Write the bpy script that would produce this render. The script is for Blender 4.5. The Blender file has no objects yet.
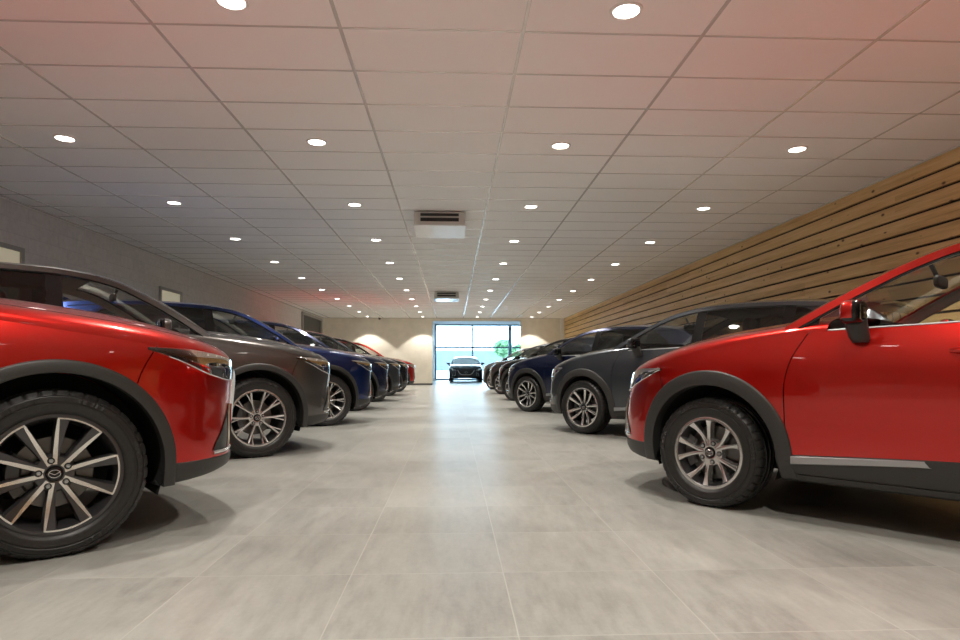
import bpy, math, random
from math import sin, cos, pi, sqrt, radians, atan2, exp
from mathutils import Vector, Matrix

random.seed(7)
scene = bpy.context.scene
COL = scene.collection

# ------------------------------------------------------------------ helpers
class Tab:
    """smooth monotone curve through control points"""
    def __init__(s, pts):
        pts = sorted(pts)
        s.x = [p[0] for p in pts]; s.y = [p[1] for p in pts]
        n = len(pts)
        h = [s.x[i+1]-s.x[i] for i in range(n-1)]
        d = [(s.y[i+1]-s.y[i])/h[i] for i in range(n-1)]
        m = [0.0]*n
        if n == 2:
            m = [d[0], d[0]]
        else:
            m[0], m[-1] = d[0], d[-1]
            for i in range(1, n-1):
                if d[i-1]*d[i] > 0:
                    w1 = 2*h[i]+h[i-1]; w2 = h[i]+2*h[i-1]
                    m[i] = (w1+w2)/(w1/d[i-1]+w2/d[i])
        s.m = m; s.h = h
    def __call__(s, v):
        x = s.x
        if v <= x[0]: return s.y[0]
        if v >= x[-1]: return s.y[-1]
        i = 0
        while v > x[i+1]: i += 1
        h = s.h[i]; t = (v-x[i])/h
        return ((1+2*t)*(1-t)**2*s.y[i] + t*(1-t)**2*h*s.m[i]
                + t*t*(3-2*t)*s.y[i+1] + t*t*(t-1)*h*s.m[i+1])

def lerp(a, b, t): return a+(b-a)*t

class MB:
    def __init__(s): s.v = []; s.f = []; s.mi = []
    def add(s, pts, faces, mi=0, flip=False):
        o = len(s.v)
        s.v += [tuple(p) for p in pts]
        for f in faces:
            f = [o+i for i in f]
            if flip: f.reverse()
            s.f.append(f); s.mi.append(mi)
    def grid(s, rows, mi=0, flip=False, closed=False):
        nr, nc = len(rows), len(rows[0])
        pts = [p for r in rows for p in r]
        fs = []
        for i in range(nr-1):
            for j in range(nc if closed else nc-1):
                k = (j+1) % nc
                fs.append([i*nc+j, i*nc+k, (i+1)*nc+k, (i+1)*nc+j])
        s.add(pts, fs, mi, flip)
    def box(s, x0, x1, y0, y1, z0, z1, mi=0):
        p = [(x0,y0,z0),(x1,y0,z0),(x1,y1,z0),(x0,y1,z0),(x0,y0,z1),(x1,y0,z1),(x1,y1,z1),(x0,y1,z1)]
        s.add(p, [[3,2,1,0],[4,5,6,7],[0,1,5,4],[1,2,6,5],[2,3,7,6],[3,0,4,7]], mi)
    def rbox(s, c, size, r, mi=0, n=3, e=None):
        """superellipsoid-like rounded box"""
        nu, nv = 28, 16
        k = 2.0/(e or 5.0)
        def sp(a, p): return math.copysign(abs(a)**p, a)
        rows = []
        for i in range(nv+1):
            a = -pi/2+pi*i/nv
            row = []
            for j in range(nu):
                b = 2*pi*j/nu
                row.append((c[0]+size[0]/2*sp(cos(a),k)*sp(cos(b),k),
                            c[1]+size[1]/2*sp(cos(a),k)*sp(sin(b),k),
                            c[2]+size[2]/2*sp(sin(a),k)))
            rows.append(row)
        s.grid(rows, mi, closed=True)
    def tube(s, path, r, mi=0, n=8, closed=False, caps=True):
        P = [Vector(p) for p in path]
        N = len(P); rows = []
        up = None
        for i in range(N):
            if closed: t = P[(i+1)%N]-P[i-1]
            else: t = P[min(i+1,N-1)]-P[max(i-1,0)]
            if t.length < 1e-9: t = Vector((1,0,0))
            t.normalize()
            if up is None:
                up = Vector((0,0,1)) if abs(t.z) < .9 else Vector((1,0,0))
            a = t.cross(up)
            if a.length < 1e-6: a = t.orthogonal()
            a.normalize(); b = a.cross(t); up = b
            rr = r(i/(N-1)) if callable(r) else r
            rows.append([tuple(P[i]+a*(rr*cos(2*pi*j/n))+b*(rr*sin(2*pi*j/n))) for j in range(n)])
        if closed: rows.append(rows[0])
        s.grid(rows, mi, closed=True)
        if caps and not closed:
            s.add(rows[0], [list(range(n))], mi, True); s.add(rows[-1], [list(range(n))], mi)
    def lathe_y(s, prof, n=64, mi=0, mod=None, a0=0.0):
        """prof: list of (r, y); revolve about the y axis"""
        rows = []
        for k, (r, y) in enumerate(prof):
            row = []
            for j in range(n):
                rr, yy = (r, y) if mod is None else mod(k, j, r, y)
                a = 2*pi*j/n+a0
                row.append((rr*sin(a), yy, rr*cos(a)))
            rows.append(row)
        s.grid(rows, mi, closed=True)
    def lathe_z(s, prof, n=32, mi=0, c=(0,0,0)):
        rows = [[(c[0]+r*cos(2*pi*j/n), c[1]+r*sin(2*pi*j/n), c[2]+z) for j in range(n)] for r, z in prof]
        s.grid(rows, mi, closed=True)
    def build(s, name, mats, parent=None, smooth=True, angle=40, solid=0, merge=True):
        import bmesh
        me = bpy.data.meshes.new(name)
        me.from_pydata(s.v, [], s.f)
        if not isinstance(mats, (list, tuple)): mats = [mats]
        for m in mats: me.materials.append(m)
        me.polygons.foreach_set('material_index', s.mi)
        bm = bmesh.new(); bm.from_mesh(me)
        if merge: bmesh.ops.remove_doubles(bm, verts=bm.verts, dist=1e-5)
        bmesh.ops.dissolve_degenerate(bm, dist=1e-6, edges=bm.edges)
        bm.to_mesh(me); bm.free()
        if smooth:
            me.polygons.foreach_set('use_smooth', [True]*len(me.polygons))
            me.set_sharp_from_angle(angle=radians(angle))
        o = bpy.data.objects.new(name, me)
        COL.objects.link(o)
        if parent: o.parent = parent
        if solid:
            md = o.modifiers.new('thickness', 'SOLIDIFY'); md.thickness = solid; md.offset = -1
        return o

def tag(o, label=None, cat=None, group=None, kind=None):
    if label: o['label'] = label
    if cat: o['category'] = cat
    if group: o['group'] = group
    if kind: o['kind'] = kind
    return o

def empty(name, loc=(0,0,0), rz=0, parent=None):
    o = bpy.data.objects.new(name, None)
    o.empty_display_size = .2
    COL.objects.link(o)
    o.location = loc; o.rotation_euler = (0,0,rz)
    if parent: o.parent = parent
    return o

def copy_tree(o, parent=None):
    c = o.copy(); COL.objects.link(c)
    c.parent = parent
    for ch in list(o.children): copy_tree(ch, c)
    return c

# ------------------------------------------------------------------ materials
def principled(name, base, rough=.5, metal=0, **kw):
    m = bpy.data.materials.new(name); m.use_nodes = True
    b = m.node_tree.nodes['Principled BSDF']
    b.inputs['Base Color'].default_value = (*base, 1)
    b.inputs['Roughness'].default_value = rough
    b.inputs['Metallic'].default_value = metal
    for k, v in kw.items():
        b.inputs[k.replace('_', ' ')].default_value = v
    return m

class NT:
    def __init__(s, m):
        s.m = m; s.t = m.node_tree; s.b = s.t.nodes.get('Principled BSDF')
    def n(s, typ, **kw):
        x = s.t.nodes.new(typ)
        for k, v in kw.items():
            if k in x.inputs: x.inputs[k].default_value = v
            else: setattr(x, k, v)
        return x
    def l(s, a, b): s.t.links.new(a, b)
    def math(s, op, a, b=None, c=None):
        x = s.t.nodes.new('ShaderNodeMath'); x.operation = op
        for i, v in enumerate((a, b, c)):
            if v is None: continue
            if isinstance(v, (int, float)): x.inputs[i].default_value = v
            else: s.l(v, x.inputs[i])
        return x.outputs[0]
    def mix(s, f, a, b, typ='MIX'):
        x = s.t.nodes.new('ShaderNodeMix'); x.data_type = 'RGBA'; x.blend_type = typ
        for sock, v in ((x.inputs['Factor'], f), (x.inputs['A'], a), (x.inputs['B'], b)):
            if isinstance(v, (int, float)): sock.default_value = v
            elif isinstance(v, tuple): sock.default_value = (*v, 1) if len(v) == 3 else v
            else: s.l(v, sock)
        return x.outputs['Result']
    def noise(s, scale, vec=None, detail=4, rough=.55, sc=None):
        x = s.n('ShaderNodeTexNoise'); x.inputs['Scale'].default_value = scale
        x.inputs['Detail'].default_value = detail; x.inputs['Roughness'].default_value = rough
        if vec is not None:
            if sc:
                mp = s.n('ShaderNodeMapping'); mp.inputs['Scale'].default_value = sc
                s.l(vec, mp.inputs['Vector']); vec = mp.outputs[0]
            s.l(vec, x.inputs['Vector'])
        return x.outputs['Fac']
    def ramp(s, f, stops):
        x = s.n('ShaderNodeValToRGB'); e = x.color_ramp.elements
        while len(e) < len(stops): e.new(.5)
        for el, (p, c) in zip(e, stops):
            el.position = p; el.color = (*c, 1) if len(c) == 3 else c
        s.l(f, x.inputs[0]); return x.outputs[0]
    def bump(s, h, strength=.2, dist=.01):
        x = s.n('ShaderNodeBump'); x.inputs['Strength'].default_value = strength
        x.inputs['Distance'].default_value = dist
        s.l(h, x.inputs['Height']); s.l(x.outputs[0], s.b.inputs['Normal'])

def paint(name, base, metal=.55, rough=.32, flake=.0, coat=1.0):
    m = principled(name, base, rough, metal, Coat_Weight=coat, Coat_Roughness=.03)
    t = NT(m)
    tc = t.n('ShaderNodeTexCoord')
    f = t.noise(900, tc.outputs['Object'], detail=1)
    t.l(t.math('MULTIPLY_ADD', f, .12, rough-.06), t.b.inputs['Roughness'])
    return m

def glass_mat(name, tint, gloss=.09):
    m = bpy.data.materials.new(name); m.use_nodes = True
    t = m.node_tree; t.nodes.clear()
    out = t.nodes.new('ShaderNodeOutputMaterial')
    tr = t.nodes.new('ShaderNodeBsdfTransparent'); tr.inputs[0].default_value = (*tint, 1)
    gl = t.nodes.new('ShaderNodeBsdfGlossy'); gl.inputs['Roughness'].default_value = .01
    gl.inputs['Color'].default_value = (1,1,1,1)
    fr = t.nodes.new('ShaderNodeFresnel'); fr.inputs['IOR'].default_value = 1.5
    mx = t.nodes.new('ShaderNodeMixShader')
    t.links.new(fr.outputs[0], mx.inputs[0]); t.links.new(tr.outputs[0], mx.inputs[1])
    t.links.new(gl.outputs[0], mx.inputs[2]); t.links.new(mx.outputs[0], out.inputs[0])
    return m

def emit_mat(name, col, s):
    m = bpy.data.materials.new(name); m.use_nodes = True
    b = m.node_tree.nodes['Principled BSDF']
    b.inputs['Base Color'].default_value = (.8,.8,.8,1)
    b.inputs['Emission Color'].default_value = (*col, 1)
    b.inputs['Emission Strength'].default_value = s
    return m

M = {}
M['red'] = paint('paint_red', (.56,.011,.006), .86, .30)
M['grey'] = paint('paint_grey', (.095,.087,.083), .75, .30)
M['steel'] = paint('paint_dark_steel', (.058,.065,.076), .7, .30)
M['blue'] = paint('paint_blue', (.003,.018,.11), .7, .30)
M['navy'] = paint('paint_navy', (.006,.011,.045), .5, .28)
M['black'] = paint('paint_black', (.008,.008,.010), .4, .25)
M['silver'] = paint('paint_silver', (.30,.31,.33), .8, .30)
def plastic():
    m = principled('cladding_plastic', (.030,.029,.027), .5)
    t = NT(m); tc = t.n('ShaderNodeTexCoord')
    t.bump(t.noise(700, tc.outputs['Object'], 2), .15, .001)
    return m
M['plastic'] = plastic()
M['gloss_black'] = principled('gloss_black', (.006,.006,.007), .08)
M['seam'] = principled('seam_dark', (.004,.004,.004), .8)
M['under'] = principled('underbody_black', (.010,.010,.010), .8)
M['chrome'] = principled('chrome', (.78,.78,.80), .07, 1)
M['satin'] = principled('satin_silver_trim', (.42,.43,.44), .42, .7)
M['alloy'] = principled('alloy_silver', (.62,.61,.60), .22, .9)
M['machined'] = principled('machined_alloy', (.80,.78,.75), .22, .85)
M['dark_alloy'] = principled('dark_alloy', (.085,.082,.086), .30, .7)
M['disc'] = principled('brake_disc_metal', (.16,.155,.15), .35, .9)
M['caliper'] = principled('brake_caliper', (.10,.10,.10), .45, .6)
def tyre_mat():
    m = principled('tyre_rubber', (.020,.019,.018), .55)
    t = NT(m); tc = t.n('ShaderNodeTexCoord')
    f = t.noise(60, tc.outputs['Object'], 4)
    t.l(t.ramp(f, [(.3,(.008,.0078,.0075)),(.75,(.020,.019,.018))]), t.b.inputs['Base Color'])
    t.l(t.math('MULTIPLY_ADD', f, .22, .33), t.b.inputs['Roughness'])
    return m
M['tyre'] = tyre_mat()
M['glass'] = glass_mat('car_glass', (.82,.85,.83))
M['privacy'] = glass_mat('privacy_glass', (.16,.17,.17))
M['lens'] = glass_mat('lamp_lens', (.92,.93,.93))
M['interior'] = principled('interior_dark', (.022,.021,.021), .6)
M['headliner'] = principled('headliner_grey', (.72,.69,.62), .9)
M['seat'] = principled('seat_fabric', (.030,.028,.027), .75)
M['lamp_silver'] = principled('lamp_reflector', (.62,.62,.63), .18, .9)
M['taillamp'] = principled('taillamp_red', (.35,.004,.006), .1)
def grille_mat():
    m = principled('grille_mesh', (.010,.010,.011), .35)
    t = NT(m); tc = t.n('ShaderNodeTexCoord')
    v = t.n('ShaderNodeTexVoronoi'); v.inputs['Scale'].default_value = 30
    t.l(tc.outputs['Object'], v.inputs['Vector'])
    t.l(t.ramp(v.outputs['Distance'], [(.0,(.004,.004,.004)),(.6,(.03,.03,.032))]), t.b.inputs['Base Color'])
    t.bump(v.outputs['Distance'], .8, .01)
    return m
M['grille'] = grille_mat()

# ------------------------------------------------------------------ wheels
def spoke(mb, path, w, depth, mi_face, mi_side, bright=None, mi_b=None):
    """path: list of (r, ang, yface); w: list of widths; body with flat face and sloped flanks"""
    rows = []; ridge = 0 if bright else .0035
    for (r, a, y), ww in zip(path, w):
        c, s_ = cos(a), sin(a)
        def P(d, yy): return (r*s_+d*c, yy, r*c-d*s_)
        h = ww/2
        rows.append([P(-h*1.25, y-depth), P(-h, y-.006), P(-h*.86, y), P(0, y+ridge), P(h*.86, y), P(h, y-.006), P(h*1.25, y-depth)])
    cols = list(zip(*rows))
    for j in range(6):
        mb.grid([list(cols[j]), list(cols[j+1])], mi_face if j in (2, 3) else mi_side)
    if bright:
        b0, b1 = bright
        br = []
        for i_, ((r, a, y), ww) in enumerate(zip(path, w)):
            c, s_ = cos(a), sin(a)
            def P(d, yy): return (r*s_+d*c, yy, r*c-d*s_)
            h = ww/2; t = i_/(len(path)-1)
            e0 = b0(t) if callable(b0) else b0; e1 = b1(t) if callable(b1) else b1
            br.append([P(h*e0, y+.0015), P(h*e1, y+.0015)])
        cc = list(zip(*br))
        mb.grid([list(cc[0]), list(cc[1])], mi_b)

def make_wheel(style, R, rr, width=.225):
    """wheel with its axle along y, outer face towards +y; rim mesh is the parent"""
    hw = width/2
    seg = 240
    mb = MB()
    # barrel and flange
    mb.lathe_y([(rr-.002,-hw+.01),(rr-.03,-hw+.02),(rr-.045,-.03),(rr-.034,hw-.06),(rr-.026,hw-.03),(rr-.020,hw-.016)], 72, 3)
    mb.lathe_y([(rr-.020,hw-.016),(rr-.016,hw-.009),(rr-.006,hw-.008),(rr+.001,hw-.012),(rr-.002,hw-.03)], 96, 0 if style != 'blade' else 1)
    # back plate of hub + hub
    yh = hw-.042
    mb.lathe_y([(.0,yh-.012),(.028,yh-.012),(.034,yh-.004),(.040,yh-.003),(.074,yh-.006),(.082,yh-.02),(.086,yh-.06)], 48, 1 if style in ('blade','twotone') else 0)
    def yface(r):
        t = (r-.05)/(rr-.07)
        return lerp(yh-.004, hw-.014, max(0, t)**1.3) - .010*sin(pi*min(max(t,0),1))
    rs = [.040+ (rr-.022-.040)*i/8 for i in range(9)]
    if style in ('blade', 'twotone'):
        for k in range(5):
            base = 2*pi*k/5 + radians(-24)
            for sg in (-1, 1):
                path, ws = [], []
                for i, r in enumerate(rs):
                    t = i/8
                    off = radians(lerp(19, 16.5 if style == 'blade' else 13, t))*sg
                    path.append((r, base+off, yface(r)))
                    ws.append(lerp(.024, .050 if style == 'blade' else .036, t**1.2))
                if style == 'blade':
                    # dark blade with a bright machined outer edge
                    spoke(mb, path, ws, .045, 1, 1, (lambda t: lerp(-.55, .60, t)*1.0, .93) if sg > 0 else (-.93, lambda t: -lerp(-.55, .60, t)), 0)
                else:
                    spoke(mb, path, ws, .045, 0, 1)
            if style == 'blade':
                rows = []
                for i in range(13):
                    a = base+radians(lerp(-21.8, 21.8, i/12))
                    rows.append([(r*sin(a), hw-.0115+.001, r*cos(a)) for r in (rr-.024, rr-.0165)])
                c = list(zip(*rows)); mb.grid([list(c[0]), list(c[1])], 0)
    elif style == 'twin':
        for k in range(5):
            base = 2*pi*k/5 + radians(0)
            for sg in (-1, 1):
                path, ws = [], []
                for i, r in enumerate(rs):
                    t = i/8
                    off = radians(lerp(20, 15.5, t))*sg
                    path.append((r, base+off, yface(r))); ws.append(lerp(.017, .020, t))
                spoke(mb, path, ws, .04, 0, 0)
                spoke(mb, [(rs[i], base+radians(lerp(20,15.5,i/8))*sg+radians(lerp(0,9.5,max(0,(i-3)/5)))*sg, yface(rs[i])-.004) for i in range(3,9)], [.010+.001*i for i in range(6)], .035, 0, 0)
    elif style == 'fork':
        for k in range(5):
            base = 2*pi*k/5 + radians(15)
            for sg in (-1, 1):
                path, ws = [], []
                for i, r in enumerate(rs):
                    t = i/8
                    sp = 7+8.5*sin(min(1, t*1.15)*pi/2)+ (4*(t-.6) if t > .6 else 0)
                    sp = 4.0+11.5*t**.85
                    path.append((r, base+radians(sp*1.1)*sg, yface(r))); ws.append(lerp(.030, .022, sin(pi*t)**.7) + .010*max(0, t-.75)*4)
                spoke(mb, path, ws, .045, 0, 0)
    for k in range(5):
        a = 2*pi*k/5 + radians({'blade':12,'twotone':12,'fork':51,'twin':0}[style])
        x, z = .0575*sin(a), .0575*cos(a)
        mb.grid([[(x+r*cos(2*pi*j/16), y, z+r*sin(2*pi*j/16)) for j in range(16)] for r, y in ((.004,yh-.0015),(.0145,yh-.0015),(.0145,yh-.02))], 2, closed=True, flip=True)
    rim = mb.build('wheel', [M['machined'] if style in ('blade','twotone') else M['alloy'], M['dark_alloy'] if style in ('blade','twotone') else M['alloy'], M['gloss_black'], M['dark_alloy']])
    # tyre
    R0 = R
    prof = [(rr-.006,-hw+.02),(rr+.012,-hw-.004),(rr+.04,-hw-.010),(R-.04,-hw-.006),(R-.016,-hw+.008),(R-.004,-hw+.025),(R,-.07),
            (R,-.050),(R-.008,-.048),(R-.008,-.040),(R,-.038),(R,-.012),(R-.008,-.010),(R-.008,.010),(R,.012),(R,.038),(R-.008,.040),(R-.008,.048),(R,.050),
            (R-.001,.070),(R-.004,hw-.022),(R-.016,hw-.006),(R-.024,hw+.001),(R-.026,hw-.001),(R-.030,hw+.001),(R-.032,hw+.004),(R-.050,hw+.007),(R-.053,hw+.005),(R-.058,hw+.0055),(R-.060,hw+.0085),
            (rr+.034,hw+.007),(rr+.026,hw+.004),(rr+.018,hw+.004),(rr+.012,hw+.001),(rr+.002,hw-.006),(rr-.006,hw-.02)]
    rnd = random.Random(5)
    let = [0]*seg
    for a0 in (8, 44, 86, 132, 176, 216):
        for j in range(rnd.randint(14, 22)):
            let[(a0+j) % seg] = rnd.choice((0,1,1,1)) if j % 3 else 0
    def mod(k, j, r, y):
        if k in (4,5,6,18,19,20,21) and j % 6 == 0: r -= .006
        if k in (25,26) and let[j]: y += .0035
        return r, y
    tb = MB(); tb.lathe_y(prof, seg, 0, mod)
    zc = -(R-.007)
    tb.v = [(x, y, max(z, zc)) for x, y, z in tb.v]
    tyre = tb.build('tyre', M['tyre'], rim, angle=28)
    # brake disc and caliper
    db = MB(); db.lathe_y([(.07,.022),(.075,.0),(.155,.0),(.158,-.004),(.158,-.02),(.06,-.022)], 48)
    db.build('brake_disc', M['disc'], rim)
    cb = MB()
    rows = []
    for i in range(9):
        a = radians(55+70*i/8)
        rows.append([(r*sin(a), y, r*cos(a)) for r, y in ((.115,.024),(.125,.034),(.17,.034),(.178,.02),(.178,-.03))])
    cb.grid(rows)
    cb.build('brake_caliper', M['caliper'], rim)
    # centre cap with a winged oval emblem
    eb = MB()
    eb.lathe_y([(0,yh+.004),(.024,yh+.003),(.029,yh),(.030,yh-.012)], 32, 1)
    ring = [(.0215*sin(2*pi*i/28), yh+.0045, .0165*cos(2*pi*i/28)) for i in range(28)]
    eb.tube(ring, .0016, 0, 6, closed=True)
    wing = []
    for i in range(15):
        t = -1+2*i/14
        x = .0205*t
        z = .007 - .011*(1-abs(t)**1.0)*(1 if abs(t) < .99 else 1) + .004*(abs(t) > .9)
        wing.append((x, yh+.0048, z))
    eb.tube(wing, .0016, 0, 6)
    eb.build('centre_cap', [M['chrome'], M['gloss_black']], rim)
    for k in range(5):
        a = 2*pi*k/5 + radians({'blade':12,'twotone':12,'fork':51,'twin':0}[style])
        nb = MB()
        x, z = .0575*sin(a), .0575*cos(a)
        prof = [(0,yh+.005),(.008,yh+.004),(.0095,yh),(.0095,yh-.02)]
        rows = [[(x+r*cos(2*pi*j/6), y, z+r*sin(2*pi*j/6)) for j in range(6)] for r, y in prof]
        nb.grid(rows, closed=True, flip=True)
        nb.build('lug_nut', M['satin'], rim, smooth=False)
    return rim

# ------------------------------------------------------------------ car bodies
SUV = dict(
    W=.918, fa=-.06, n=3.35, fr=-2.95, wb=2.70, R=.365, rr=.262, tw=.225, hubw=.80,
    rin=.437, rout=.497,
    xf=[(.2,.85),(.31,.900),(.45,.905),(.6,.900),(.75,.905),(.85,.905),(.95,.87),(1.1,.78)],
    xr=[(.2,-3.50),(.45,-3.61),(.7,-3.63),(.95,-3.59),(1.15,-3.53),(1.3,-3.50)],
    dy=[(.18,-.075),(.3,-.035),(.42,-.016),(.55,-.010),(.70,.0),(.80,-.001),(.90,-.012),(1.0,-.040),(1.1,-.085),(1.2,-.12)],
    zE=[(-3.7,1.15),(-3.0,1.14),(-2,1.115),(-1,1.09),(-.55,1.06),(-.2,1.015),(0,.985),(.38,.925),(.6,.885),(.8,.845),(.905,.825)],
    zC=[(.9055,.825),(.898,.862),(.87,.905),(.80,.945),(.7,.985),(.45,1.052),(.1,1.112),(-.17,1.142),(-.62,1.175)],
    rail=[(-.40,1.095),(-.62,1.255),(-.86,1.405),(-1.09,1.52),(-1.32,1.578),(-1.6,1.605),(-2.2,1.61),(-2.8,1.58),(-3.12,1.535),(-3.3,1.42),(-3.44,1.26),(-3.51,1.14)],
    wsTop=-1.24, rwTop=-3.13, k1=.34, k2=.20, crown=.058,
    door=[(.25,-.50),(.4,-.475),(.6,-.455),(.8,-.47),(.95,-.52),(1.1,-.58)],
    bp=-1.52, seam=[(.70,.30),(.80,.335),(.93,.41)],
    clad=[(-2.4,.40),(-.4,.37)], lip_hi=.35, lip_lo=[(0,.245),(.45,.25),(.8,.28),(.92,.31)], sill=.235,
    hl=dict(f0=.36, u1=.76, lo=[(0,.900),(.15,.858),(.45,.782),(.75,.755),(1,.758)], hi=[(0,.914),(.15,.912),(.45,.890),(.75,.862),(1,.835)]),
    gr=dict(y=.50, top=.795, lo=[(0,.43),(.25,.445),(.38,.52),(.46,.66),(.50,.78)]),
    mir=(-.80, 1.155), strip=None, roofrail=False)

CROSS = dict(
    W=.882, fa=-.04, n=2.9, fr=-2.75, wb=2.57, R=.333, rr=.222, tw=.215, hubw=.775,
    rin=.388, rout=.476,
    xf=[(.2,.83),(.3,.865),(.45,.862),(.6,.838),(.7,.808),(.78,.785),(.9,.77),(1.05,.68)],
    xr=[(.2,-3.28),(.45,-3.40),(.7,-3.415),(.95,-3.37),(1.1,-3.30),(1.3,-3.25)],
    dy=[(.18,-.07),(.3,-.035),(.42,-.020),(.55,-.010),(.70,.0),(.80,-.004),(.90,-.020),(1.0,-.050),(1.1,-.09),(1.2,-.13)],
    zE=[(-3.5,1.13),(-2.8,1.10),(-2.2,1.06),(-1.1,1.018),(-.55,1.0),(-.2,.955),(0,.915),(.2,.868),(.36,.815),(.6,.762),(.75,.735),(.845,.715)],
    zC=[(.846,.715),(.838,.75),(.80,.79),(.70,.84),(.55,.905),(.36,.965),(.06,1.03),(-.33,1.08),(-.65,1.11)],
    rail=[(-.42,1.035),(-.62,1.155),(-.80,1.255),(-.98,1.345),(-1.18,1.415),(-1.45,1.462),(-1.8,1.478),(-2.3,1.465),(-2.75,1.425),(-3.0,1.37),(-3.14,1.28),(-3.24,1.17),(-3.28,1.12)],
    wsTop=-1.18, rwTop=-2.98, k1=.36, k2=.22, crown=.058,
    door=[(.2,-.52),(.33,-.47),(.5,-.44),(.7,-.44),(.85,-.47),(.95,-.52),(1.05,-.58)],
    bp=-1.46, seam=[(.6,.28),(.72,.31),(.85,.37)],
    clad=[(-2.2,.42),(-1.1,.385),(-.4,.345)], lip_hi=.33, lip_lo=[(0,.215),(.45,.22),(.7,.235),(.85,.26)], sill=.208,
    hl=dict(f0=.315, u1=.74, lo=[(0,.800),(.2,.752),(.5,.690),(.8,.655),(1,.655)], hi=[(0,.812),(.2,.812),(.5,.790),(.8,.755),(1,.728)]),
    gr=dict(y=.42, top=.690, lo=[(0,.42),(.2,.43),(.32,.50),(.39,.60),(.42,.675)]),
    mir=(-.80, 1.085), strip=True, roofrail=False)

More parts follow.
